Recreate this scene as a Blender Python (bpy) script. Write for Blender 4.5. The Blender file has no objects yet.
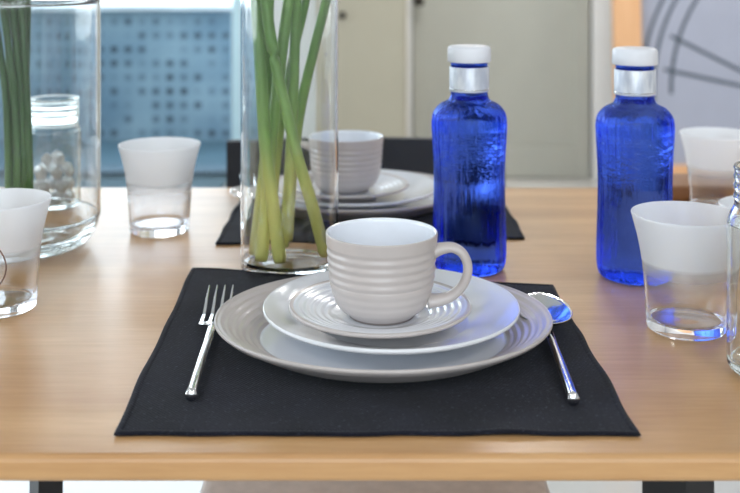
import bpy, bmesh, math, random
from math import sin, cos, pi, radians
from mathutils import Vector, Matrix, noise
S = bpy.context.scene
COL = S.collection
TZ = 0.75          # height of the table top above the floor
random.seed(7)

# ------------------------------------------------------------------ materials
def srgb(r, g, b):
    f = lambda c: (c/255/12.92) if c/255 <= .04045 else ((c/255+.055)/1.055)**2.4
    return (f(r), f(g), f(b), 1)

def new_mat(name):
    m = bpy.data.materials.new(name); m.use_nodes = True
    nt = m.node_tree
    for n in list(nt.nodes): nt.nodes.remove(n)
    out = nt.nodes.new('ShaderNodeOutputMaterial')
    return m, nt, out

def N(nt, t, **kw):
    n = nt.nodes.new(t)
    for k, v in kw.items(): setattr(n, k, v)
    return n

def L(nt, a, b): nt.links.new(a, b)

def val(nt, node, name, v):
    node.inputs[name].default_value = v

def math_n(nt, op, a, b=None, c=None):
    n = N(nt, 'ShaderNodeMath', operation=op)
    for i, v in enumerate((a, b, c)):
        if v is None: continue
        if isinstance(v, (int, float)): n.inputs[i].default_value = v
        else: L(nt, v, n.inputs[i])
    return n.outputs[0]

def ramp(nt, fac, stops, interp='LINEAR'):
    r = N(nt, 'ShaderNodeValToRGB'); cr = r.color_ramp; cr.interpolation = interp
    cr.elements[0].position, cr.elements[0].color = stops[0]
    cr.elements[1].position, cr.elements[1].color = stops[-1]
    for p, c in stops[1:-1]:
        e = cr.elements.new(p); e.color = c
    L(nt, fac, r.inputs[0]); return r.outputs[0]

def coords(nt, scale=(1, 1, 1), kind='Object'):
    tc = N(nt, 'ShaderNodeTexCoord'); mp = N(nt, 'ShaderNodeMapping')
    mp.inputs['Scale'].default_value = scale
    L(nt, tc.outputs[kind], mp.inputs[0]); return mp.outputs[0]

def noise_n(nt, vec, scale, detail=4, rough=.5):
    n = N(nt, 'ShaderNodeTexNoise'); n.inputs['Scale'].default_value = scale
    n.inputs['Detail'].default_value = detail; n.inputs['Roughness'].default_value = rough
    L(nt, vec, n.inputs['Vector']); return n.outputs['Fac']

def bump_n(nt, h, strength, dist, bsdf):
    b = N(nt, 'ShaderNodeBump'); b.inputs['Strength'].default_value = strength
    b.inputs['Distance'].default_value = dist
    L(nt, h, b.inputs['Height']); L(nt, b.outputs[0], bsdf.inputs['Normal'])

def plain(name, c, rough=.5, metal=0, var=.06, vscale=8, coat=0, bump=0, spec=.5):
    """slightly mottled procedural surface"""
    m, nt, out = new_mat(name)
    b = N(nt, 'ShaderNodeBsdfPrincipled'); L(nt, b.outputs[0], out.inputs[0])
    v = coords(nt); n = noise_n(nt, v, vscale)
    c = Vector(c[:3])
    lo = tuple(c*(1-var))+(1,); hi = tuple(min(1, x*(1+var)) for x in c)+(1,)
    L(nt, ramp(nt, n, [(.3, lo), (.7, hi)]), b.inputs['Base Color'])
    val(nt, b, 'Roughness', rough); val(nt, b, 'Metallic', metal)
    val(nt, b, 'Coat Weight', coat); val(nt, b, 'Coat Roughness', .08)
    val(nt, b, 'Specular IOR Level', spec)
    if bump: bump_n(nt, n, .3, bump, b)
    return m

def wood(name, light, dark, rough=.38, along='X', scale=1.0, spec=.5):
    m, nt, out = new_mat(name)
    b = N(nt, 'ShaderNodeBsdfPrincipled'); L(nt, b.outputs[0], out.inputs[0])
    sc = {'X': (1.3, 16, 16), 'Z': (16, 16, 1.3), 'Y': (16, 1.3, 16)}[along]
    v = coords(nt, tuple(s*scale for s in sc))
    warp = noise_n(nt, v, 1.2, 3)
    fine = noise_n(nt, coords(nt, tuple(s*scale*6 for s in sc)), 2.0, 5, .6)
    mix = math_n(nt, 'ADD', math_n(nt, 'MULTIPLY', warp, .68), math_n(nt, 'MULTIPLY', fine, .32))
    L(nt, ramp(nt, mix, [(.30, dark), (.52, tuple((a+c)/2 for a, c in zip(dark, light))), (.68, light)]), b.inputs['Base Color'])
    val(nt, b, 'Roughness', rough); val(nt, b, 'Specular IOR Level', spec)
    bump_n(nt, fine, .12, .0006, b)
    return m

def glass(name, color=(1, 1, 1, 1), ior=1.46, rough=0.0, ripple=0):
    m, nt, out = new_mat(name)
    g = N(nt, 'ShaderNodeBsdfGlass'); val(nt, g, 'Color', color); val(nt, g, 'IOR', ior); val(nt, g, 'Roughness', rough)
    L(nt, g.outputs[0], out.inputs[0])
    if ripple:
        bump_n(nt, noise_n(nt, coords(nt, (1, 1, .6)), 45, 2), .5, ripple, g)
    return m

M = {}
M['oak'] = wood('oak', srgb(222, 178, 126), srgb(188, 138, 88), rough=.33, spec=.5)
M['brown_wood'] = wood('brown_wood', srgb(172, 122, 78), srgb(140, 92, 55), rough=.5)
M['frame_wood'] = wood('frame_wood', srgb(238, 190, 145), srgb(222, 168, 120), rough=.5, along='Z', scale=.4)
M['black_metal'] = plain('black_metal', srgb(24, 25, 28), .4)
M['black_back'] = plain('black_back', srgb(26, 29, 38), .6)
M['seat_cloth'] = plain('seat_cloth', srgb(206, 196, 190), .9, var=.08, vscale=60, bump=.001)
M['white_glaze'] = plain('white_glaze', srgb(236, 237, 240), .16, var=.01, coat=.4)
M['blue_white_glaze'] = plain('blue_white_glaze', srgb(242, 245, 251), .16, var=.01, coat=.4)
M['beige_glaze'] = plain('beige_glaze', srgb(198, 189, 185), .30, var=.03, vscale=40, coat=.15)
M['foot_clay'] = plain('foot_clay', srgb(150, 140, 136), .7)
M['steel'] = plain('steel', srgb(225, 225, 225), .12, metal=1, var=.02)
M['cap_white'] = plain('cap_white', srgb(236, 238, 244), .35, var=.02)
M['copper_wire'] = plain('copper_wire', srgb(120, 92, 80), .35, metal=.6)
M['clear_glass'] = glass('clear_glass', (.985, .99, .99, 1))
M['jar_glass'] = glass('jar_glass', (.975, .99, .985, 1), ripple=.0006)
M['wall_white'] = plain('wall_white', srgb(232, 232, 232), .85, var=.02)
M['wall_beige'] = plain('wall_beige', srgb(200, 196, 180), .8, var=.02)
M['cupboard_paint'] = plain('cupboard_paint', srgb(174, 167, 148), .55, var=.02)
M['door_paint'] = plain('door_paint', srgb(182, 182, 172), .55, var=.02)
M['trim_white'] = plain('trim_white', srgb(240, 240, 238), .45, var=.01)
M['ceiling_white'] = plain('ceiling_white', srgb(240, 240, 240), .9, var=.01)
M['floor_pale'] = plain('floor_pale', srgb(206, 204, 200), .16, var=.04, vscale=2)
M['canvas'] = plain('canvas', srgb(168, 172, 188), .85, var=.02)
M['ink'] = plain('ink', srgb(78, 88, 98), .8)
M['coping'] = plain('coping', srgb(240, 244, 246), .7)
M['paving'] = plain('paving', srgb(60, 82, 90), .6, var=.12, vscale=3)
M['frame_cyan'] = plain('frame_cyan', srgb(196, 224, 232), .45, var=.01)
M['rug'] = plain('rug', srgb(96, 122, 134), .9, vscale=30)
M['crystal'] = plain('crystal', srgb(250, 250, 253), .2, var=.02, coat=.3)
M['knob_dark'] = plain('knob_dark', srgb(60, 56, 50), .4, metal=.7)

def mat_foil():
    m, nt, out = new_mat('foil')
    b = N(nt, 'ShaderNodeBsdfPrincipled'); L(nt, b.outputs[0], out.inputs[0])
    n = noise_n(nt, coords(nt, (1, 1, .3)), 120, 3)
    L(nt, ramp(nt, n, [(.35, srgb(196, 202, 214)), (.65, srgb(232, 236, 242))]), b.inputs['Base Color'])
    val(nt, b, 'Metallic', .3); val(nt, b, 'Roughness', .42); bump_n(nt, n, .4, .0005, b)
    return m
M['foil'] = mat_foil()

def mat_denim(name):
    m, nt, out = new_mat(name)
    b = N(nt, 'ShaderNodeBsdfPrincipled'); L(nt, b.outputs[0], out.inputs[0])
    v = coords(nt)
    w = N(nt, 'ShaderNodeTexWave', wave_type='BANDS', bands_direction='DIAGONAL')
    val(nt, w, 'Scale', 190); val(nt, w, 'Distortion', 1.5); val(nt, w, 'Detail', 2); L(nt, v, w.inputs[0])
    lint = noise_n(nt, v, 330, 3, .8); blot = noise_n(nt, v, 22, 4)
    base = ramp(nt, blot, [(.3, srgb(18, 19, 27)), (.7, srgb(30, 31, 43))])
    mixn = N(nt, 'ShaderNodeMix', data_type='RGBA')
    L(nt, ramp(nt, lint, [(.58, (0, 0, 0, 1)), (.76, (.8, .8, .8, 1))]), mixn.inputs[0])
    L(nt, base, mixn.inputs[6]); mixn.inputs[7].default_value = srgb(86, 88, 102)
    L(nt, mixn.outputs[2], b.inputs['Base Color'])
    val(nt, b, 'Roughness', .95); val(nt, b, 'Specular IOR Level', .15)
    val(nt, b, 'Sheen Weight', .08); val(nt, b, 'Sheen Roughness', .5)
    bump_n(nt, w.outputs[1], .35, .0005, b)
    return m
M['denim'] = mat_denim('denim')

def mat_frosted():
    """clear tumbler glass whose upper half carries an opaque white coat fading out below"""
    m, nt, out = new_mat('frosted_tumbler')
    tc = N(nt, 'ShaderNodeTexCoord'); sx = N(nt, 'ShaderNodeSeparateXYZ'); L(nt, tc.outputs['Object'], sx.inputs[0])
    z = math_n(nt, 'DIVIDE', sx.outputs[2], .104)
    k = ramp(nt, z, [(0, (0, 0, 0, 1)), (.33, (0, 0, 0, 1)), (.44, (.16, .16, .16, 1)), (.565, (.42, .42, .42, 1)), (.60, (.97, .97, .97, 1)), (1, (.97, .97, .97, 1))])
    g = N(nt, 'ShaderNodeBsdfGlass'); val(nt, g, 'IOR', 1.46); val(nt, g, 'Color', (.985, .99, 1, 1)); val(nt, g, 'Roughness', 0)
    p = N(nt, 'ShaderNodeBsdfPrincipled'); val(nt, p, 'Base Color', srgb(251, 252, 254)); val(nt, p, 'Roughness', .25)
    t = N(nt, 'ShaderNodeBsdfTranslucent'); val(nt, t, 'Color', srgb(252, 253, 255))
    w = N(nt, 'ShaderNodeMixShader'); w.inputs[0].default_value = .5; L(nt, p.outputs[0], w.inputs[1]); L(nt, t.outputs[0], w.inputs[2])
    x = N(nt, 'ShaderNodeMixShader'); L(nt, k, x.inputs[0]); L(nt, g.outputs[0], x.inputs[1]); L(nt, w.outputs[0], x.inputs[2])
    L(nt, x.outputs[0], out.inputs[0]); return m
M['frosted'] = mat_frosted()

def mat_blue():
    m, nt, out = new_mat('blue_bottle_glass')
    g = N(nt, 'ShaderNodeBsdfGlass'); val(nt, g, 'Color', (.28, .43, .99, 1)); val(nt, g, 'IOR', 1.40); val(nt, g, 'Roughness', 0)
    v = coords(nt, (1, 1, .05)); streak = noise_n(nt, v, 130, 3)
    emb = noise_n(nt, coords(nt, (1, 1, 1.6)), 70, 3, .7)
    sx = N(nt, 'ShaderNodeSeparateXYZ'); L(nt, coords(nt), sx.inputs[0])
    band = ramp(nt, math_n(nt, 'DIVIDE', sx.outputs[2], .25), [(.40, (0, 0, 0, 1)), (.5, (1, 1, 1, 1)), (.58, (1, 1, 1, 1)), (.62, (0, 0, 0, 1))])
    h = math_n(nt, 'ADD', math_n(nt, 'MULTIPLY', streak, .9), math_n(nt, 'MULTIPLY', math_n(nt, 'MULTIPLY', emb, .5), band))
    bump_n(nt, h, 1.0, .0050, g)
    L(nt, g.outputs[0], out.inputs[0]); return m
M['blue'] = mat_blue()

def mat_stem(name, top, mid, low, h):
    m, nt, out = new_mat(name)
    b = N(nt, 'ShaderNodeBsdfPrincipled'); L(nt, b.outputs[0], out.inputs[0])
    tc = N(nt, 'ShaderNodeTexCoord'); sx = N(nt, 'ShaderNodeSeparateXYZ'); L(nt, tc.outputs['Object'], sx.inputs[0])
    n = noise_n(nt, coords(nt, (60, 60, 3)), 3, 3)
    z = math_n(nt, 'ADD', math_n(nt, 'DIVIDE', sx.outputs[2], h), math_n(nt, 'MULTIPLY', n, .12))
    L(nt, ramp(nt, z, [(0, low), (.30, low), (.52, mid), (.8, top), (1, top)]), b.inputs['Base Color'])
    val(nt, b, 'Roughness', .4); val(nt, b, 'Subsurface Weight', .08); val(nt, b, 'Subsurface Radius', (.004, .006, .002))
    bump_n(nt, n, .3, .0006, b)
    return m
M['stem'] = mat_stem('stem', srgb(108, 152, 76), srgb(142, 182, 88), srgb(226, 224, 130), .30)
M['stem_dark'] = mat_stem('stem_dark', srgb(62, 98, 58), srgb(60, 100, 52), srgb(86, 124, 66), .30)

def mat_facade():
    m, nt, out = new_mat('pierced_blue_wall')
    b = N(nt, 'ShaderNodeBsdfPrincipled'); L(nt, b.outputs[0], out.inputs[0]); val(nt, b, 'Roughness', .7)
    tc = N(nt, 'ShaderNodeTexCoord'); sx = N(nt, 'ShaderNodeSeparateXYZ'); L(nt, tc.outputs['Object'], sx.inputs[0])
    X = math_n(nt, 'DIVIDE', sx.outputs[0], .086); Z = math_n(nt, 'DIVIDE', sx.outputs[2], .086)
    fx = math_n(nt, 'SUBTRACT', math_n(nt, 'FRACT', X), .5); fz = math_n(nt, 'SUBTRACT', math_n(nt, 'FRACT', Z), .5)
    d = math_n(nt, 'SQRT', math_n(nt, 'ADD', math_n(nt, 'MULTIPLY', fx, fx), math_n(nt, 'MULTIPLY', fz, fz)))
    hole = math_n(nt, 'SUBTRACT', 1, ramp(nt, d, [(.20, (0, 0, 0, 1)), (.33, (1, 1, 1, 1))]))
    cmb = N(nt, 'ShaderNodeCombineXYZ'); L(nt, math_n(nt, 'FLOOR', X), cmb.inputs[0]); L(nt, math_n(nt, 'FLOOR', Z), cmb.inputs[2])
    wn = N(nt, 'ShaderNodeTexWhiteNoise'); L(nt, cmb.outputs[0], wn.inputs[0])
    k = math_n(nt, 'MULTIPLY', hole, math_n(nt, 'POWER', wn.outputs[0], 1.1))
    big = noise_n(nt, coords(nt), 1.6, 4)
    base = ramp(nt, big, [(.35, srgb(98, 128, 148)), (.65, srgb(144, 168, 180))])
    mx = N(nt, 'ShaderNodeMix', data_type='RGBA'); L(nt, k, mx.inputs[0]); L(nt, base, mx.inputs[6]); mx.inputs[7].default_value = srgb(40, 54, 66)
    L(nt, mx.outputs[2], b.inputs['Base Color']); return m
M['facade'] = mat_facade()

# ------------------------------------------------------------------ mesh helpers
def link(name, bm, mats, parent=None, loc=(0, 0, 0), rotz=0, smooth=True, sub=0):
    me = bpy.data.meshes.new(name); bm.normal_update(); bm.to_mesh(me); bm.free()
    if smooth: me.polygons.foreach_set('use_smooth', [True]*len(me.polygons))
    o = bpy.data.objects.new(name, me); COL.objects.link(o)
    for m in (mats if isinstance(mats, (list, tuple)) else [mats]): me.materials.append(M[m])
    o.location = loc; o.rotation_euler = (0, 0, rotz)
    if parent: o.parent = parent
    if sub:
        s = o.modifiers.new('sub', 'SUBSURF'); s.levels = sub; s.render_levels = sub
    return o

def empty(name, loc=(0, 0, 0), rotz=0):
    o = bpy.data.objects.new(name, None); COL.objects.link(o); o.location = loc; o.rotation_euler = (0, 0, rotz)
    o.empty_display_size = .02
    return o

def tag(o, label, cat, group=None, kind=None):
    if label: o['label'] = label
    if cat: o['category'] = cat
    if group: o['group'] = group
    if kind: o['kind'] = kind
    return o

def copy_thing(o, parent=None):
    c = o.copy(); COL.objects.link(c)
    if parent: c.parent = parent
    for ch in [x for x in bpy.data.objects if x.parent == o]: copy_thing(ch, c)
    return c

def lathe(bm, prof, seg=96, mat_of=None):
    """prof: list of (r, z); closed solid when it starts and ends on the axis"""
    rings = []
    for r, z in prof:
        if r < 1e-6: rings.append([bm.verts.new((0, 0, z))])
        else: rings.append([bm.verts.new((r*cos(2*pi*i/seg), r*sin(2*pi*i/seg), z)) for i in range(seg)])
    for k in range(len(rings)-1):
        a, b = rings[k], rings[k+1]
        mi = mat_of(k, prof[k], prof[k+1]) if mat_of else 0
        for i in range(seg):
            j = (i+1) % seg
            if len(a) == 1 and len(b) == 1: continue
            if len(a) == 1: f = bm.faces.new((a[0], b[j], b[i]))
            elif len(b) == 1: f = bm.faces.new((a[i], a[j], b[0]))
            else: f = bm.faces.new((a[i], a[j], b[j], b[i]))
            f.material_index = mi
    bmesh.ops.recalc_face_normals(bm, faces=bm.faces)
    return bm

def refine(prof, tol=.004, e=.0004):
    """extra rings beside the corners so that long straight walls stay truly straight"""
    out = [prof[0]]
    for a, c in zip(prof, prof[1:]):
        d = math.hypot(c[0]-a[0], c[1]-a[1])
        if d > tol:
            n = max(1, int(d/.02))
            for t in [e/d]+[k/n for k in range(1, n)]+[1-e/d]:
                out.append((a[0]+(c[0]-a[0])*t, a[1]+(c[1]-a[1])*t))
        out.append(c)
    return out

def smooth_prof(pts, n=6):
    """Catmull-Rom through the points"""
    out = []
    P = [pts[0]]+list(pts)+[pts[-1]]
    for i in range(1, len(P)-2):
        p0, p1, p2, p3 = P[i-1], P[i], P[i+1], P[i+2]
        for k in range(n):
            t = k/n
            q = []
            for a in range(len(p1)):
                q.append(.5*((2*p1[a])+(-p0[a]+p2[a])*t+(2*p0[a]-5*p1[a]+4*p2[a]-p3[a])*t*t+(-p0[a]+3*p1[a]-3*p2[a]+p3[a])*t**3))
            out.append(tuple(q))
    out.append(tuple(pts[-1]))
    return out

def tube(bm, pts, rad, seg=12, flat=(1, 1), up=Vector((0, 0, 1)), cap=True, mi=0):
    pts = [Vector(p) for p in pts]; n = len(pts)
    if not isinstance(rad, (list, tuple)): rad = [rad]*n
    rings = []
    for i, p in enumerate(pts):
        t = (pts[min(i+1, n-1)]-pts[max(i-1, 0)]).normalized()
        u = up if abs(t.dot(up)) < .98 else Vector((0, 1, 0))
        a = t.cross(u).normalized(); b = a.cross(t).normalized()
        rings.append([bm.verts.new(p+a*(rad[i]*flat[0]*cos(2*pi*k/seg))+b*(rad[i]*flat[1]*sin(2*pi*k/seg))) for k in range(seg)])
    for i in range(n-1):
        for k in range(seg):
            j = (k+1) % seg
            bm.faces.new((rings[i][k], rings[i][j], rings[i+1][j], rings[i+1][k])).material_index = mi
    if cap:
        bm.faces.new(rings[0][::-1]).material_index = mi; bm.faces.new(rings[-1]).material_index = mi
    bmesh.ops.recalc_face_normals(bm, faces=bm.faces)
    return bm

def box(bm, x0, x1, y0, y1, z0, z1, bev=0, mi=0):
    vs = [bm.verts.new((x, y, z)) for x in (x0, x1) for y in (y0, y1) for z in (z0, z1)]
    F = [(0, 1, 3, 2), (4, 6, 7, 5), (0, 4, 5, 1), (2, 3, 7, 6), (0, 2, 6, 4), (1, 5, 7, 3)]
    fs = [bm.faces.new([vs[i] for i in f]) for f in F]
    for f in fs: f.material_index = mi
    if bev:
        es = list({e for f in fs for e in f.edges})
        bmesh.ops.bevel(bm, geom=es, offset=bev, segments=3, affect='EDGES', profile=.5)
    return bm

def B(): return bmesh.new()

def struct(name, bm, mats, parent=None, **kw):
    o = link(name, bm, mats, parent, smooth=False, **kw)
    if parent is None: o['kind'] = 'structure'
    return o

# ------------------------------------------------------------------ room shell
XL, XR, YB, YF, ZC = -3.4, 3.6, 5.24, -2.6, 2.7
struct('floor', box(B(), XL-.2, XR+.2, YF-.2, YB+.2, -.1, 0), 'floor_pale')
struct('ceiling', box(B(), XL-.2, XR+.2, YF-.2, YB+.2, ZC, ZC+.1), 'ceiling_white')
WX0, WX1, WZ1 = -3.0, -.640, 2.5            # window opening in the back wall
b = B()
box(b, XL-.2, WX0, YB, YB+.2, 0, ZC); box(b, WX0, WX1, YB, YB+.2, WZ1, ZC)
box(b, WX1, .19, YB, YB+.2, 0, ZC); box(b, .19, 1.11, YB+.06, YB+.2, 0, 2.1); box(b, .19, 1.11, YB, YB+.2, 2.1, ZC)
box(b, 1.11, XR+.2, YB, YB+.2, 0, ZC)
struct('wall_back', b, 'wall_white')
b = B()
for y0, y1, z0, z1 in ((YF-.2, .4, 0, ZC), (4.8, YB, 0, ZC), (.4, 4.8, 0, .5), (.4, 4.8, 2.5, ZC)):
    box(b, XL-.2, XL, y0, y1, z0, z1)
struct('wall_left', b, 'wall_white')
struct('wall_right', box(B(), XR, XR+.2, YF-.2, YB, 0, ZC), 'wall_white')
b = B()
for x0, x1, z0, z1 in ((XL, -1.45, 0, ZC), (1.45, XR, 0, ZC), (-1.45, 1.45, 0, .9), (-1.45, 1.45, 2.5, ZC)):
    box(b, x0, x1, YF-.2, YF, z0, z1)
struct('wall_front', b, 'wall_white')

def window(name, p0, p1, z0, z1, nbar, t=.05, axis='x', at=0, fm='trim_white'):
    """frame of bars around an opening and one thin pane"""
    b = B(); g = B()
    def bar(a0, a1, c0, c1):
        if axis == 'x': box(b, a0, a1, at, at+.07, c0, c1, .004)
        else: box(b, at, at+.07, a0, a1, c0, c1, .004)
    bar(p0, p1, z0, z0+(t if z0 > .1 else .012)); bar(p0, p1, z1-t, z1); bar(p0, p0+t, z0+t, z1-t); bar(p1-t, p1, z0+t, z1-t)
    for k in range(1, nbar):
        c = p0+(p1-p0)*k/nbar; bar(c-t/2, c+t/2, z0+t, z1-t)
    o = struct(name, b, fm)
    if axis == 'x': box(g, p0+t, p1-t, at+.032, at+.036, z0+t, z1-t)
    else: box(g, at+.032, at+.036, p0+t, p1-t, z0+t, z1-t)
    link('window_pane', g, 'window_glass', o, smooth=False)
    return o
# thin clear pane that lets daylight straight through
m, nt, out = new_mat('window_glass')
tr = N(nt, 'ShaderNodeBsdfTransparent'); val(nt, tr, 'Color', (.93, .96, .96, 1))
gl = N(nt, 'ShaderNodeBsdfGlossy'); val(nt, gl, 'Roughness', .02)
fr = N(nt, 'ShaderNodeFresnel'); val(nt, fr, 'IOR', 1.3)
mxs = N(nt, 'ShaderNodeMixShader'); L(nt, fr.outputs[0], mxs.inputs[0]); L(nt, tr.outputs[0], mxs.inputs[1]); L(nt, gl.outputs[0], mxs.inputs[2]); L(nt, mxs.outputs[0], out.inputs[0])
M['window_glass'] = m
window('window_1', WX0, WX1, 0, WZ1, 1, .052, 'x', YB+.02, 'frame_cyan')
window('window_2', .4, 4.8, .5, 2.5, 3, .06, 'y', XL-.12)
window('window_3', -1.45, 1.45, .9, 2.5, 2, .06, 'x', YF-.12)

b = B(); box(b, WX0, WX1, YB-.01, YB+.205, .0005, .012); struct('trim_4', b, 'paving')
# interior door with a sunk panel
b = B()
box(b, .215, 1.095, YB+.01, YB+.05, .004, 2.08)
for x0, x1, z0, z1 in ((.215, .27, .004, 2.08), (1.02, 1.095, .004, 2.08), (.27, 1.02, 1.95, 2.08), (.27, 1.02, .004, .16)):
    box(b, x0, x1, YB-.006, YB+.012, z0, z1, .004)
d = struct('door_1', b, 'door_paint')
b = B(); lathe(b, smooth_prof([(0, 0), (.012, 0), (.010, .02), (.024, .035), (.026, .05), (.016, .06), (0, .062)], 4), 24)
bmesh.ops.rotate(b, verts=b.verts, cent=(0, 0, 0), matrix=Matrix.Rotation(pi/2, 3, 'X'))
link('door_knob', b, 'knob_dark', d, loc=(.243, YB-.006, .885))
b = B(); box(b, 1.108, 1.222, YB-.022, YB, 0, 2.2, .004); struct('trim_1', b, 'trim_white')
b = B(); box(b, .178, .207, YB-.022, YB, 0, 2.2, .003); struct('trim_2', b, 'trim_white')
b = B(); box(b, .178, 1.222, YB-.022, YB, 2.2, 2.28, .004); struct('trim_3', b, 'trim_white')
b = B(); box(b, 1.222, XR, YB-.015, YB, 0, .09, .003); struct('baseboard_back', b, 'trim_white')

# cream cupboard against the back wall
t = tag(empty('cupboard', (0, 5.04, 0)), 'tall cream painted cupboard beside the window, left of the grey door', 'cupboard')
link('body', box(B(), -.172, .170, -.16, .198, .001, 2.15, .004), 'cupboard_paint', t, smooth=False)
dr = link('door', box(B(), -.165, .163, -.182, -.161, .06, 2.10, .003), 'cupboard_paint', t, smooth=False)
b = B(); lathe(b, smooth_prof([(0, 0), (.008, 0), (.007, .012), (.016, .02), (.016, .03), (0, .035)], 4), 20)
bmesh.ops.rotate(b, verts=b.verts, cent=(0, 0, 0), matrix=Matrix.Rotation(pi/2, 3, 'X'))
link('knob', b, 'knob_dark', dr, loc=(-.128, -.182, .833))

tag(link('door_mat', box(B(), -1.2, 1.2, -.42, .42, 0, .012, .004), 'rug', loc=(-1.9, 4.78, .0005)), 'flat slate-blue mat on the floor along the window', 'mat')

# ------------------------------------------------------------------ outside the window
b = B(); box(b, -14, 9, YB+.2, 30, -.12, -.02); box(b, -14, 9, -14, YF-.2, -.12, -.02); box(b, -14, XL-.2, YF-.2, YB+.2, -.12, -.02)
struct('ground', b, 'paving')
b = B(); box(b, 0, 9, 0, .18, 0, .80)
t = tag(empty('garden_wall', (-8.5, 6.47, -.02)), 'low blue wall with rows of dark round holes outside the window', 'garden wall')
link('pierced_wall', b, 'facade', t, smooth=False)
link('coping', box(B(), -.02, 9.02, -.03, .21, .80, .837, .006), 'coping', t, smooth=False)

# ------------------------------------------------------------------ framed line drawing
PX0, PX1, PZ1, PY = 1.157, 3.30, 2.15, 4.90
t = tag(empty('framed_picture', (PX0, PY, 0)), 'large grey picture of a wheel in a pale wooden frame, standing on the floor', 'picture')
PW = PX1-PX0
b = B()
box(b, .085, PW-.085, .02, .035, .085, PZ1-.085)
def ribbon(bm, pts, w, y):
    pts = [Vector((p[0], y, p[1])) for p in pts]; vs = []
    for i, p in enumerate(pts):
        tt = (pts[min(i+1, len(pts)-1)]-pts[max(i-1, 0)]).normalized(); nn = Vector((tt.z, 0, -tt.x))
        vs.append([bm.verts.new(p+nn*w/2), bm.verts.new(p-nn*w/2), bm.verts.new(p-nn*w/2+Vector((0, .0016, 0))), bm.verts.new(p+nn*w/2+Vector((0, .0016, 0)))])
    for a, c in zip(vs, vs[1:]):
        for q in range(4):
            bm.faces.new((a[q], a[(q+1) % 4], c[(q+1) % 4], c[q])).material_index = 1
    for e in (vs[0], vs[-1]): bm.faces.new(e).material_index = 1
k = PY/1050
def onpic(px, py): return ((px-370)*k-PX0, .331+TZ-(py+38.5)*k)
cx, cz = onpic(850, 95)
for R, lo, hi, dx in ((175*k, 118, 182, 0), (193*k, 122, 184, 0), (203*k, 128, 176, -.01)):
    ribbon(b, [(cx+dx+R*cos(radians(a)), cz+R*sin(radians(a))) for a in range(lo, hi, 2)], .016, .0186)
for a, c in (((676, 36), (846, 122)), ((668, 70), (846, 108)), ((700, 150), (846, 100)), ((760, 10), (852, 90))):
    ribbon(b, [onpic(*a), onpic(*c)], .016, .0182)
link('canvas', b, ['canvas', 'ink'], t, smooth=False)
for nm, (x0, x1, z0, z1) in (('frame_stile', (0, .128, 0, PZ1)), ('frame_stile', (PW-.128, PW, 0, PZ1)), ('frame_rail', (.128, PW-.128, 0, .128)), ('frame_rail', (.128, PW-.128, PZ1-.128, PZ1))):
    b = B(); box(b, x0, x1, -.01, .05, z0, z1, .004)
    link(nm, b, 'frame_wood', t, smooth=False)
t.rotation_euler = (radians(-5.4), 0, 0)

# ------------------------------------------------------------------ table
TY0, TY1, TXL, TXR = .703, 1.541, -.95, .95
t = tag(empty('dining_table', (0, 1.12, 0)), 'oak dining table with black steel legs under the place settings', 'table')
link('tabletop', box(B(), TXL, TXR, TY0-1.12, TY1-1.12, TZ-.0185, TZ, .0045), 'oak', t, smooth=False)
for x, y, sx, lean in ((-.331, -.04, .0122, .008), (.317, -.04, .0262, 0)):
    b = B(); tube(b, [(x-lean, y, 0), (x, y, TZ-.019)], 1, 4, flat=(sx*1.414, .018*1.414), up=Vector((0, 1, 0)))
    link('leg', b, 'black_metal', t, smooth=False)
    link('foot_bar', box(B(), x-lean-.03, x-lean+.03, -.34, .34, .0005, .03, .004), 'black_metal', t)

# ------------------------------------------------------------------ chair on the far side
t = tag(empty('dining_chair', (.006, 1.40, 0)), 'black chair with taupe padded seat tucked under the far side of the table', 'chair')
b = B(); box(b, -.212, .212, -.20, .20, .41, .455, .018); link('seat', b, 'seat_cloth', t)
b = B(); box(b, -.20, .20, -.19, .195, .385, .409, .004); link('seat_frame', b, 'black_metal', t)
b = B()
nx = 16
vs = []
for i in range(nx+1):
    x = -.232+.438*i/nx; y = .262+.03*cos((x+.013)/.219*pi/2)
    vs.append([bm_v for bm_v in (b.verts.new((x, y-.008, .60)), b.verts.new((x, y-.008, .797)), b.verts.new((x, y+.010, .797)), b.verts.new((x, y+.010, .60)))])
for a, c in zip(vs, vs[1:]):
    for q in range(4): b.faces.new((a[q], a[(q+1) % 4], c[(q+1) % 4], c[q]))
b.faces.new(vs[0]); b.faces.new(vs[-1][::-1]); bmesh.ops.recalc_face_normals(b, faces=b.faces)
link('backrest', b, 'black_back', t, smooth=False)
for sx in (-1, 1):
    b = B(); tube(b, [(sx*.21, -.20, 0), (sx*.195, -.175, .386)], .013, 10); link('leg', b, 'black_metal', t)
    b = B(); tube(b, smooth_prof([(sx*.21, .25, 0), (sx*.20, .20, .30), (sx*.205, .21, .45), (sx*.200, .262, .62), (sx*.196, .266, .78)], 5), .012, 10); link('leg', b, 'black_metal', t)

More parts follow.
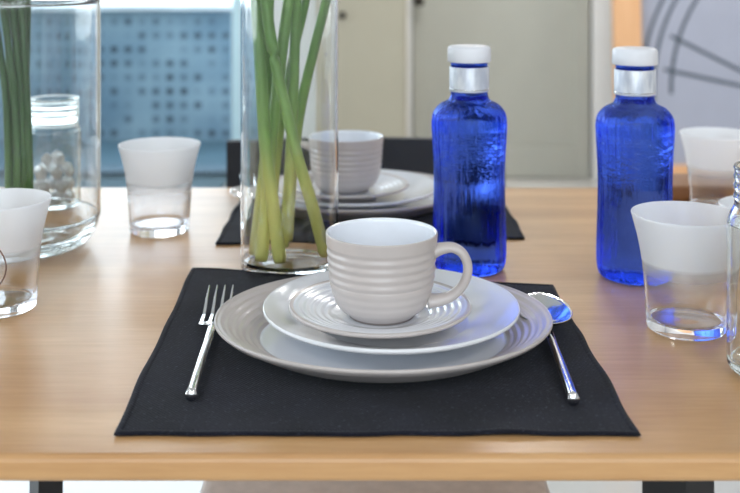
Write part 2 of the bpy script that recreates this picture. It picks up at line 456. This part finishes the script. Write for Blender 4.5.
# ------------------------------------------------------------------ placemats
def placemat(fl, fr, br, bl, seed, label):
    """fl.. = corners of the mat on the table"""
    c = Vector(((fl[0]+fr[0])/2, (fl[1]+bl[1])/2))
    t = tag(empty('placemat', (c.x, c.y, TZ)), label, 'placemat', 'dark cloth placemats')
    nx, ny = 70, 60
    P = [Vector(p)-c for p in (fl, fr, br, bl)]
    def pt(u, v):
        p = (P[0]*(1-u)+P[1]*u)*(1-v)+(P[3]*(1-u)+P[2]*u)*v
        s = seed*7.3
        w = .0022
        p = p+Vector((noise.noise(Vector((s, v*5, 0)))*w*(1 if u < .5 else 0)+noise.noise(Vector((s+9, v*5, 0)))*w*(1 if u >= .5 else 0),
                      (noise.noise(Vector((u*7, s, 3))) * w) * (1-v)))
        return p
    b = B(); top = []; bot = []
    for j in range(ny+1):
        for i in range(nx+1):
            u, v = i/nx, j/ny; p = pt(u, v)
            e = min(u, 1-u, v, 1-v)
            rip = max(0, (noise.noise(Vector((u*6+seed, v*6, 1)))))*.0022*max(0, 1-e/.07)
            top.append(b.verts.new((p.x, p.y, .0026+rip)))
            bot.append(b.verts.new((p.x, p.y, .0004+rip*.8)))
    I = lambda i, j: j*(nx+1)+i
    for j in range(ny):
        for i in range(nx):
            b.faces.new((top[I(i, j)], top[I(i+1, j)], top[I(i+1, j+1)], top[I(i, j+1)]))
            b.faces.new((bot[I(i, j)], bot[I(i, j+1)], bot[I(i+1, j+1)], bot[I(i+1, j)]))
    ring = [(i, 0) for i in range(nx)]+[(nx, j) for j in range(ny)]+[(i, ny) for i in range(nx, 0, -1)]+[(0, j) for j in range(ny, 0, -1)]
    for a, c2 in zip(ring, ring[1:]+ring[:1]):
        b.faces.new((bot[I(*a)], bot[I(*c2)], top[I(*c2)], top[I(*a)]))
    pts = [top[I(*a)].co.copy() for a in ring]
    link('cloth', b, 'denim', t)
    # rolled hem all round
    b = B(); rings = []
    n = len(pts)
    for i, p in enumerate(pts):
        tt = (pts[(i+1) % n]-pts[i-1]).normalized(); a = Vector((tt.y, -tt.x, 0)).normalized()
        q = Vector((p.x, p.y, p.z))
        rings.append([b.verts.new(q+a*(.0030*cos(2*pi*k/10)-.0015)+Vector((0, 0, .0014*sin(2*pi*k/10)-.0006))) for k in range(10)])
    for i in range(n):
        A_, C_ = rings[i], rings[(i+1) % n]
        for k in range(10): b.faces.new((A_[k], A_[(k+1) % 10], C_[(k+1) % 10], C_[k]))
    bmesh.ops.recalc_face_normals(b, faces=b.faces)
    link('hem', b, 'denim', t)
placemat((-.1775, .731), (.1866, .731), (.1846, 1.066), (-.1895, 1.125), 1, 'black denim placemat at the near edge of the table, under the front setting')
placemat((-.180, 1.224), (.184, 1.250), (.180, 1.518), (-.178, 1.515), 2, 'black placemat across the table under the far plates')

# ------------------------------------------------------------------ crockery
MZ = .0028        # top of a mat above the table
def ridges(r, r0, r1, n, amp):
    if r < r0 or r > r1: return 0
    t = (r-r0)/(r1-r0)
    return amp*.5*(1-cos(2*pi*n*t))

def plate_prof(R, h, well, wellz, foot, lip=.0016, rid=None, curve=1.4, thick=.0042):
    """upper surface from the middle to the rim, then the underside back to the middle"""
    up = []
    n = 90
    for i in range(n+1):
        r = R*i/n
        if r <= well: z = wellz
        else:
            t = (r-well)/(R-well); z = wellz+(h-wellz)*(t**curve*(1-.25*t)+.25*t)
        if rid: z += ridges(r, *rid)
        up.append((r, z))
    up = up[:-1]
    rim = [(R-.0006, h+.0002), (R, h-.001), (R+.0002, h-.0022), (R-.0008, h-.0034)]
    dn = []
    for i in range(30):
        t = i/29; r = (R-.004)*(1-t)+(foot+.004)*t
        q = (r-well)/(R-well) if r > well else 0
        z = wellz+(h-wellz)*(q**curve*(1-.25*q)+.25*q)-thick
        dn.append((r, max(z, .0022)))
    ft = [(foot+.0025, .0018), (foot+.0012, 0), (foot-.0018, 0), (foot-.003, .0016), (0, .0016)]
    return up+rim+dn+ft

def make_plate(name, R, h, well, wellz, foot, rid, mats, split, label, curve=1.4):
    prof = plate_prof(R, h, well, wellz, foot, rid=rid, curve=curve)
    zmax_i = max(range(len(prof)), key=lambda i: prof[i][0])
    def mo(k, a, c):
        if k < zmax_i-3: return 0 if a[0] < split else 1
        if k <= zmax_i+1: return 2
        return 1
    b = lathe(B(), prof, 144, mo)
    return b

def dinner():
    return make_plate('dinner_plate', .1446, .0245, .104, .0052, .082, (.106, .142, 6, .0013), None, .1055, '')
def side():
    return make_plate('side_plate', .1114, .0245, .066, .0100, .052, None, None, .2, '', curve=1.15)
def saucer():
    return make_plate('saucer', .078, .0190, .034, .0085, .034, (.042, .073, 5, .0006), None, .0742, '', curve=1.25)

def cup_parts(t):
    outer = smooth_prof([(.0282, .0015), (.0315, .0042), (.0378, .0095), (.0424, .0195), (.0454, .0330), (.0466, .0470), (.0474, .0590), (.0480, .0705)], 22)
    prof = [(0, .002), (.0245, .002), (.0255, 0), (.0278, 0)]
    for r, z in outer:
        a = ridges(z, .013, .062, 7, .0009)*(1 if z > .03 else .5)
        prof.append((r-a, z))
    n_out = len(prof)
    prof += [(.0476, .0713), (.0470, .0714), (.0462, .0710), (.0456, .070)]
    n_rim = len(prof)
    prof += smooth_prof([(.0452, .069), (.0446, .058), (.0436, .044), (.0412, .027), (.0355, .0125), (.025, .0065), (0, .0055)], 8)
    def mo(k, a, c):
        if k < 4: return 2
        return 0 if k < n_rim-3 else 1
    link('cup_body', lathe(B(), prof, 144, mo), ['beige_glaze', 'blue_white_glaze', 'foot_clay'], t)
    b = B()
    path = smooth_prof([(.0445, 0, .0560), (.052, 0, .0585), (.0610, 0, .0595), (.0695, 0, .0545), (.0735, 0, .0440), (.0715, 0, .0320), (.0635, 0, .0215), (.053, 0, .0155), (.0405, 0, .0135)], 6)
    n = len(path)
    rad = [.0040+.0024*abs(2*i/(n-1)-1)**3 for i in range(n)]
    tube(b, path, rad, 16, flat=(1, 1.35), up=Vector((0, 1, 0)))
    link('handle', b, 'beige_glaze', t)

def put(bm, name, mats, X, Y, z, label, cat, group):
    o = link(name, bm, mats, loc=(X, Y, TZ+z)); tag(o, label, cat, group); return o
DM = ['blue_white_glaze', 'beige_glaze', 'beige_glaze']
WM = ['white_glaze', 'white_glaze', 'white_glaze']
SM = ['blue_white_glaze', 'beige_glaze', 'beige_glaze']
MZ = .0031
dp = put(dinner(), 'dinner_plate', DM, .0114, .9060, MZ, 'large beige ridged plate at the bottom of the front stack', 'plate', 'dinner plates')
sp = put(side(), 'side_plate', WM, .0184, .916, MZ+.0058, 'plain white plate between dinner plate and saucer in the front stack', 'plate', 'side plates')
dp.scale = (1, .88, 1)
sc = put(saucer(), 'saucer', SM, .0088, .902, MZ+.0058+.0106, 'ridged saucer under the front beige cup', 'saucer', 'saucers')
CZ = MZ+.0058+.0106+.0091
cup = tag(empty('coffee_cup', (.0100, .900, TZ+CZ), radians(-8)), 'beige ridged coffee cup in the foreground, handle to the right', 'cup', 'coffee cups')
cup_parts(cup)
def again(o, X, Y, label, rz=0, dz=0):
    c = copy_thing(o); c.location = (X, Y, o.location.z+dz); c['label'] = label; c.rotation_euler = (0, 0, rz); return c
again(dp, -.0185, 1.408, 'large beige plate at the bottom of the far stack')
again(sp, -.0200, 1.400, 'plain white plate in the middle of the far stack')
again(sc, -.0270, 1.388, 'ridged saucer under the cup on the far stack')
again(cup, -.0300, 1.392, 'beige ridged cup on the far stack, handle to the left', radians(176))

# small white bowl at the right
b = B(); lathe(b, smooth_prof([(0, .002), (.022, .002)], 2)+smooth_prof([(.024, 0), (.028, .004), (.044, .026), (.050, .052), (.0508, .0600)], 6)+[(.0500, .0608), (.0488, .060)]+smooth_prof([(.0475, .052), (.041, .027), (.026, .008), (0, .006)], 6), 72)
tag(link('bowl', b, 'white_glaze', loc=(.440, 1.166, TZ+.0002)), 'small white bowl at the right edge, behind the front tumbler', 'bowl')

# ------------------------------------------------------------------ cutlery
def shaft(bm, L0, L1, r0, r1):
    """round bar handle along +Y from y=-L0 (end) to L1, tapering"""
    pts = []; rs = []
    n = 24
    for i in range(n+1):
        t = i/n; y = -L0+(L0+L1)*t
        pts.append((0, y, r0+(.0010)*sin(pi*t)+.0035*max(0, t-.75)*4*.5)); rs.append(r0*(1-t)+r1*t)
    z0 = pts[0][2]; pts = [(0, -L0-.0007, z0), (0, -L0-.0006, z0), (0, -L0-.0001, z0)]+pts; rs = [r0*.86, r0*.88, r0*.99]+rs
    tube(bm, pts, rs, 20)

def make_fork():
    t = empty('fork')
    b = B(); shaft(b, .140, 0, .0044, .0041); link('handle', b, 'steel', t)
    b = B()
    # curved head: neck widening to the root of four tines
    def zc(y): return .0080-.0030*sin(min(1, max(0, y/.05))*pi)+.26*max(0, y-.035)
    def slab(rows):
        R = []
        for x0, x1, y in rows:
            z = zc(y); h = .0009
            R.append([b.verts.new(v) for v in ((x0, y, z-h), (x1, y, z-h), (x1, y, z+h), (x0, y, z+h))])
        for a, c in zip(R, R[1:]):
            for q in range(4): b.faces.new((a[q], a[(q+1) % 4], c[(q+1) % 4], c[q]))
        b.faces.new(R[0][::-1]); b.faces.new(R[-1])
    slab([(-.0028, .0028, -.003), (-.0034, .0034, .002), (-.0085, .0085, .005), (-.0130, .0130, .009), (-.0132, .0132, .017)])
    for k in range(4):
        c = -.0112+.00747*k
        slab([(c-.0020, c+.0020, .017), (c-.0017, c+.0017, .035), (c-.0014, c+.0014, .055), (c-.0007, c+.0007, .078)])
    bmesh.ops.recalc_face_normals(b, faces=b.faces)
    o = link('tines', b, 'steel', t, smooth=False)
    bv = o.modifiers.new('bevel', 'BEVEL'); bv.width = .0006; bv.segments = 2; bv.limit_method = 'ANGLE'
    return t

def make_spoon():
    t = empty('spoon')
    b = B(); shaft(b, .132, .004, .0045, .0041); link('handle', b, 'steel', t)
    b = B(); nu, nv = 28, 14; grid = []
    Lb, Wb = .082, .0245
    for side_ in (0, 1):
        g = []
        for j in range(nv+1):
            rr = j/nv; row = []
            for i in range(nu):
                a = 2*pi*i/nu
                w = Wb*(1-.16*sin(a)*1.0)
                x = w*rr*cos(a); y = Lb/2+Lb/2*rr*sin(a)
                z = .0158-.0128*(1-rr*rr)+.01*(y if y > 0 else 0)+(-.0012 if side_ else 0)
                row.append(b.verts.new((x, y, z)))
            g.append(row)
        grid.append(g)
    for s_, g in enumerate(grid):
        for j in range(nv):
            for i in range(nu):
                k2 = (i+1) % nu
                f = (g[j][i], g[j][k2], g[j+1][k2], g[j+1][i])
                b.faces.new(f if not s_ else f[::-1])
    for i in range(nu):
        k2 = (i+1) % nu; b.faces.new((grid[0][nv][i], grid[0][nv][k2], grid[1][nv][k2], grid[1][nv][i]))
    bmesh.ops.remove_doubles(b, verts=b.verts, dist=1e-6)
    bmesh.ops.recalc_face_normals(b, faces=b.faces)
    link('spoon_bowl', b, 'steel', t)
    return t
fork = tag(make_fork(), 'four-tined steel fork on the front mat, left of the plates', 'fork')
fork.location = (-.1385, .921, TZ+.0036); fork.rotation_euler = (0, 0, radians(2.2))
spoon = tag(make_spoon(), 'steel spoon on the front mat, right of the plates', 'spoon', 'spoons')
spoon.location = (.1545, .905, TZ+.0036); spoon.rotation_euler = (0, 0, radians(-2))
s2 = copy_thing(spoon); s2.location = (-.1715, 1.462, TZ+.0036); s2.rotation_euler = (0, 0, radians(190)); s2['label'] = 'steel spoon at the left of the far plates, across the table'

# ------------------------------------------------------------------ tumblers
def tumbler_bm():
    o = smooth_prof([(.0345, .0015), (.0354, .012), (.0368, .035), (.0386, .058), (.0424, .080), (.0484, .1030)], 8)
    i = smooth_prof([(.0466, .1030), (.0408, .080), (.0370, .058), (.0352, .035), (.0338, .016), (.0325, .0105), (.030, .0088)], 8)
    prof = [(0, .0008), (.030, .0004), (.0330, 0)]+o+[(.0482, .1038), (.0475, .1041), (.0468, .1038)]+i+[(0, .0082)]
    return lathe(B(), refine(prof), 96)
g0 = link('tumbler', tumbler_bm(), 'frosted', loc=(.2850, .947, TZ+.0003))
tag(g0, 'half-frosted tumbler in front of the right-hand blue bottle', 'glass', 'half-frosted glass tumblers')
def tumbler(X, Y, label, s=1):
    c = g0.copy(); COL.objects.link(c); c.location = (X, Y, TZ+.0003); c['label'] = label; c.scale = (s, s, s); c.rotation_euler = (0, 0, random.random()*6); return c
tumbler(-.2585, 1.290, 'half-frosted tumbler standing alone between the large jar and the stem vase', 1.03)
t = tumbler(-.3545, 1.003, 'half-frosted tumbler cut off by the left edge, in front of the jar')
tumbler(.4600, 1.390, 'half-frosted tumbler at the back right in front of the wheel picture')
# thin copper wire loop standing before the left tumbler, cut by the picture edge
wl = tag(empty('wire_stand', (-.331, .925, TZ)), 'thin copper wire loop at the left edge before the tumbler', 'wire stand')
b = B(); tube(b, [(-.030+.0405*cos(radians(a)), 0, .0615+.0290*sin(radians(a))) for a in range(-100, 261, 8)], .0007, 8, up=Vector((0, 1, 0)), cap=False); link('loop', b, 'copper_wire', wl)
b = B(); tube(b, [(-.030, 0, .0335), (-.030, 0, .001)], .0012, 8); link('post', b, 'copper_wire', wl)
b = B(); lathe(b, [(0, 0), (.016, 0), (.016, .0015), (0, .002)], 32); link('base', b, 'copper_wire', wl, loc=(-.030, 0, .0003))

# ------------------------------------------------------------------ blue bottles
def make_bottle(name='water_bottle'):
    t = empty(name)
    o = smooth_prof([(.0330, .0008), (.0372, .004), (.0392, .012), (.0398, .026), (.0392, .055), (.0384, .085), (.0384, .110), (.0393, .132), (.0404, .152), (.0404, .163), (.0385, .1725), (.0320, .1805), (.0235, .1850), (.0208, .1890), (.0196, .196), (.0196, .228)], 7)
    prof = [(0, .006), (.020, .0045), (.029, .0010), (.0315, .0003)]+o+[(.0190, .2295), (0, .2298)]
    link('bottle_body', lathe(B(), refine(prof), 96), 'blue', t)
    b = B(); lathe(b, [(.0200, .1952), (.0211, .1954), (.0213, .1962), (.0213, .1970), (.0213, .2215), (.0211, .2222), (.0200, .2224), (.0198, .2222), (.0198, .1952), (.0200, .1952)], 72)
    link('neck_label', b, 'foil', t)
    b = B(); lathe(b, [(.0197, .1978), (.0216, .1978), (.0216, .1986), (.0197, .1986)], 72); link('label_band', b, 'steel', t)
    # cap with fine ribs
    b = B(); seg = 180; rows = [(.0212, .2275, 0), (.0228, .2275, 0), (.0232, .2285, 1), (.0229, .2415, 1), (.0222, .2440, 0), (.0195, .2452, 0), (.010, .2455, 0)]
    R = []
    for r, z, rb in rows:
        R.append([b.verts.new(((r+(.0003*(i % 2) if rb else 0))*cos(2*pi*i/seg), (r+(.0003*(i % 2) if rb else 0))*sin(2*pi*i/seg), z)) for i in range(seg)])
    for a, c in zip(R, R[1:]):
        for i in range(seg): b.faces.new((a[i], a[(i+1) % seg], c[(i+1) % seg], c[i]))
    b.faces.new(R[0][::-1]); b.faces.new(R[-1])
    link('cap', b, 'cap_white', t)
    return t
b1 = tag(make_bottle(), 'blue glass water bottle with white cap, directly behind the front cup handle', 'bottle', 'blue water bottles')
b1.location = (.1068, 1.130, TZ+.0003); b1.scale = (1, 1, .98)
b2 = copy_thing(b1); b2.location = (.2780, 1.102, TZ+.0003); b2.rotation_euler = (0, 0, 2.2); b2['label'] = 'blue glass water bottle with white cap, behind the right-hand tumbler'

# ------------------------------------------------------------------ vases, stems
def cylinder_vase():
    prof = [(0, .0012), (.030, .0010), (.048, .0004), (.0518, .0010), (.0530, .003), (.0530, .308), (.0523, .3100), (.0514, .3100), (.0508, .3085), (.0508, .0120), (.0490, .0080), (.030, .0062), (.012, .0056), (0, .0055)]
    return lathe(B(), refine(prof), 128)
VX, VY = -.0872, 1.140
tag(link('glass_vase', cylinder_vase(), 'clear_glass', loc=(VX, VY, TZ+.0003)), 'tall clear straight glass vase in the middle holding thick pale stems', 'vase')
def stem(pts, r, mat, label, group, vx, vy):
    """pts: (x, height) seen from the front plus depth y"""
    base = Vector((pts[0][0], pts[0][1], pts[0][2]))
    base.z = max(base.z, .0098 if vx == VX else .0135)
    path = smooth_prof([(0, 0, 0)]+[tuple(Vector(p)-base) for p in pts[1:]], 6)
    n = len(path)
    rr = [r*(1.08-.22*i/(n-1)) for i in range(n)]; rr[0] *= .9; rr[-1] *= .5
    b = B(); tube(b, path, rr, 14, flat=(1, .9))
    o = link('flower_stem', b, mat, loc=(base.x, base.y, TZ+base.z)); tag(o, label, 'stem', group)
    return o
def at(px, py, Y): return ((px-370)*Y/1050, Y, .331-(py+38.5)*Y/1050)
def S_(pxs, r, label):
    stem([at(*p) for p in pxs], r, 'stem', label, 'stems in the straight vase', VX, VY)
# (sampled position across, position down, distance): stems lean and cross inside the vase
S_([(254, 254, 1.150), (260, 205, 1.150), (266, 150, 1.150), (267, 90, 1.152), (268, 30, 1.155), (270, -30, 1.158), (272, -60, 1.158)], .0064, 'pale stem furthest left in the vase, nearly upright')
S_([(261, 261, 1.128), (266, 210, 1.130), (270, 150, 1.135), (276, 100, 1.137), (282, 50, 1.138), (290, -10, 1.138), (295, -50, 1.138)], .0068, 'pale stem second from the left at the vase foot')
S_([(280, 263, 1.124), (273, 205, 1.118), (266, 150, 1.118), (262, 90, 1.121), (259, 40, 1.125), (255, -20, 1.132), (254, -50, 1.134)], .0068, 'pale stem whose foot stands third from the left, leaning left')
S_([(283, 246, 1.160), (288, 200, 1.160), (291, 150, 1.158), (293, 100, 1.155), (295, 40, 1.152), (297, -20, 1.15), (298, -55, 1.15)], .0062, 'upright stem at the back centre of the vase')
S_([(325, 254, 1.134), (312, 205, 1.116), (298, 158, 1.103), (284, 100, 1.102), (273, 50, 1.104), (266, 0, 1.107), (264, -45, 1.110)], .0066, 'stem crossing in front from upper left to lower right of the vase')
S_([(287, 240, 1.182), (291, 180, 1.180), (297, 130, 1.174), (304, 92, 1.166), (316, 42, 1.158), (327, -2, 1.15), (336, -45, 1.146)], .0064, 'stem leaning to the upper right of the vase')
S_([(268, 238, 1.176), (275, 170, 1.178), (281, 120, 1.176), (292, 60, 1.172), (306, 0, 1.164), (311, -45, 1.16)], .0056, 'thin darker stem behind the others in the middle of the vase')

# large rounded jar at the left with a narrow neck
JX, JY = -.404, 1.212
o = smooth_prof([(.060, .0008), (.074, .006), (.084, .018), (.0895, .036), (.0905, .060), (.0905, .268), (.0885, .284), (.078, .302), (.0660, .314), (.061, .325), (.063, .343)], 7)
i = smooth_prof([(.0595, .343), (.0575, .325), (.0625, .312), (.0750, .2990), (.0853, .282), (.0873, .268), (.0873, .060), (.0855, .038), (.079, .022), (.066, .0135), (.050, .011)], 7)
b = lathe(B(), refine([(0, .003), (.045, .0016), (.055, .0004)]+o+[(.0628, .3445), (.0600, .3445)]+i+[(0, .010)]), 128)
tag(link('glass_jar', b, 'clear_glass', loc=(JX, JY, TZ+.0003)), 'large round-shouldered clear glass jar at the left holding dark green stems', 'jar')
posn = ['leftmost', 'second from the left', 'third from the left', 'middle', 'third from the right', 'second from the right', 'rightmost']
for k, (x0, x1, dy, r) in enumerate([(5, -10, -.018, .0040), (9, 5, .012, .0040), (14, -1, -.020, .0042), (17, 15, .016, .0038), (20, 9, -.014, .0044), (25, 27, .010, .0042), (26, 19, -.012, .0044)]):
    Y = JY+dy
    stem([at(x0+3, 246-dy*250, Y), at(x0+3.5, 180, Y), at(x0+1, 100, Y+.002), at((x0+x1)/2+1, 40, Y), at(x1+1, -20, Y), at(x1, -60, Y)], r, 'stem_dark',
         'dark green stem in the left jar, %s of the bunch' % posn[k], 'stems in the left jar', JX, JY)

# ------------------------------------------------------------------ mason jars
def mason_bm(r, h, neck):
    o = smooth_prof([(r*.86, .001), (r*.98, .006), (r, .016), (r, h*.40), (r, h*.68), (r*.985, h*.735), (r*.90, h*.785), (neck, h*.81)], 6)
    th = []
    for k in range(3):
        z = h*.835+k*h*.048; th += [(neck, z), (neck+.0009, z+h*.010), (neck+.0009, z+h*.020), (neck, z+h*.030)]
    lip = [(neck, h*.978), (neck+.0008, h*.990), (neck, h), (neck-.0016, h), (neck-.0020, h*.985)]
    i = smooth_prof([(neck-.0020, h*.80), (r*.87, h*.765), (r*.93, h*.72), (r*.94, h*.66), (r*.94, .020), (r*.90, .011), (r*.7, .008)], 6)
    return lathe(B(), refine([(0, .003), (r*.6, .002), (r*.78, .0004)]+o+th+lip+i+[(0, .0075)]), 96)
QX, QY = -.4165, 1.393
tag(link('mason_jar', mason_bm(.0385, .150, .0355), 'jar_glass', loc=(QX, QY, TZ+.0003)), 'screw-threaded glass jar of white crystals, seen through the large jar', 'jar', 'screw-threaded jars')
tag(link('mason_jar', mason_bm(.0385, .166, .0325), 'jar_glass', loc=(.3265, .842, TZ+.0003)), 'empty screw-threaded glass jar cut off by the right edge', 'jar', 'screw-threaded jars')
# crystals
random.seed(11)
protos = []
for k in range(5):
    b = B(); bmesh.ops.create_icosphere(b, subdivisions=1, radius=.0090)
    for v in b.verts: v.co *= random.uniform(.82, 1.1)
    bmesh.ops.scale(b, vec=(1, 1, 1.15), verts=b.verts)
    me = bpy.data.meshes.new('crystal'); b.to_mesh(me); b.free(); me.materials.append(M['crystal']); protos.append(me)
cnt = 0
for lv, (z, nring) in enumerate(((.0185, 0), (.0185, 7), (.0365, 0), (.0365, 7), (.0545, 0), (.0545, 6), (.0700, 3))):
    for k in range(max(1, nring)):
        a = 2*pi*k/max(1, nring)+lv*.6+random.uniform(-.1, .1)
        rr = 0 if nring == 0 else (.0222 if nring > 3 else .011)
        o = bpy.data.objects.new('crystal', protos[cnt % 5]); COL.objects.link(o); cnt += 1
        o.location = (QX+rr*cos(a), QY+rr*sin(a), TZ+z+random.uniform(-.001, .001)); o.rotation_euler = (random.random()*6, random.random()*6, random.random()*6)
        tag(o, 'rough white crystal lump in the pile filling the jar', 'crystal', 'crystals in the screw-threaded jar')

# brown board at the back right
b = B(); box(b, -.075, .075, -.045, .045, 0, .022, .004)
tag(link('wooden_board', b, 'brown_wood', loc=(.487, 1.488, TZ+.0003), rotz=radians(0)), 'dark brown wooden block lying on the table behind the right-hand bottle', 'board')

# ------------------------------------------------------------------ daylight
w = bpy.data.worlds.new('sky'); S.world = w; w.use_nodes = True; nt = w.node_tree
for n in list(nt.nodes): nt.nodes.remove(n)
out = N(nt, 'ShaderNodeOutputWorld'); bg = N(nt, 'ShaderNodeBackground'); L(nt, bg.outputs[0], out.inputs[0])
tc = N(nt, 'ShaderNodeTexCoord'); sx = N(nt, 'ShaderNodeSeparateXYZ'); L(nt, tc.outputs['Generated'], sx.inputs[0])
L(nt, ramp(nt, sx.outputs[2], [(0, (.86, .91, .97, 1)), (.35, (.80, .89, 1, 1)), (1, (.62, .78, 1, 1))]), bg.inputs[0])
bg.inputs[1].default_value = 3.6

def area(name, loc, rot, sx_, sy_, power, color=(1, 1, 1), portal=False):
    l = bpy.data.lights.new(name, 'AREA'); l.shape = 'RECTANGLE'; l.size = sx_; l.size_y = sy_; l.energy = power; l.color = color
    o = bpy.data.objects.new(name, l); COL.objects.link(o); o.location = loc; o.rotation_euler = rot
    if portal: l.cycles.is_portal = True
    return o
area('window_portal_back', ((WX0+WX1)/2, YB+.19, WZ1/2), (radians(-90), 0, 0), WX1-WX0, WZ1, 1, portal=True)
area('window_portal_left', (XL-.19, 2.6, 1.5), (0, radians(-90), 0), 2.0, 4.4, 1, portal=True)
area('window_portal_front', (0, YF-.19, 1.7), (radians(90), 0, 0), 2.9, 1.6, 1, portal=True)
# unseen fill lights added at the ceiling to brighten the back wall and room
for k, (x, y, pw) in enumerate(((-1.2, 4.3, 8), (.5, 4.3, 14), (2.2, 4.3, 14), (-1.0, -1.2, 12), (1.2, -1.2, 12))):
    t = tag(empty('fill_fixture', (x, y, ZC)), None, None)
    t['kind'] = 'structure'; t.name = 'fill_fixture'
    link('fill_rim', lathe(B(), [(.20, 0), (.215, 0), (.215, -.03), (.20, -.03), (.20, 0)], 48), 'trim_white', t)
    area('fill_light', (x, y, ZC-.02), (0, 0, 0), .36, .36, pw, (1, .97, .94))

# ------------------------------------------------------------------ camera
cd = bpy.data.cameras.new('camera'); cam = bpy.data.objects.new('camera', cd); COL.objects.link(cam)
cam.location = (0, 0, TZ+.331); cam.rotation_euler = (radians(90), 0, 0)
cd.sensor_width = 36; cd.lens = 1050/740*36; cd.shift_y = -285/740; cd.clip_start = .02
cd.dof.use_dof = True; cd.dof.focus_distance = .90; cd.dof.aperture_fstop = 6.2
S.camera = cam
S.view_settings.view_transform = 'Standard'; S.view_settings.look = 'None'; S.view_settings.gamma = 1; S.view_settings.exposure = .76
S.view_settings.use_curve_mapping = False
c = S.cycles
c.max_bounces = 28; c.transmission_bounces = 24; c.transparent_max_bounces = 12; c.diffuse_bounces = 5; c.glossy_bounces = 20
c.caustics_reflective = False; c.caustics_refractive = True; c.sample_clamp_indirect = 6; c.blur_glossy = .5
c.use_denoising = True
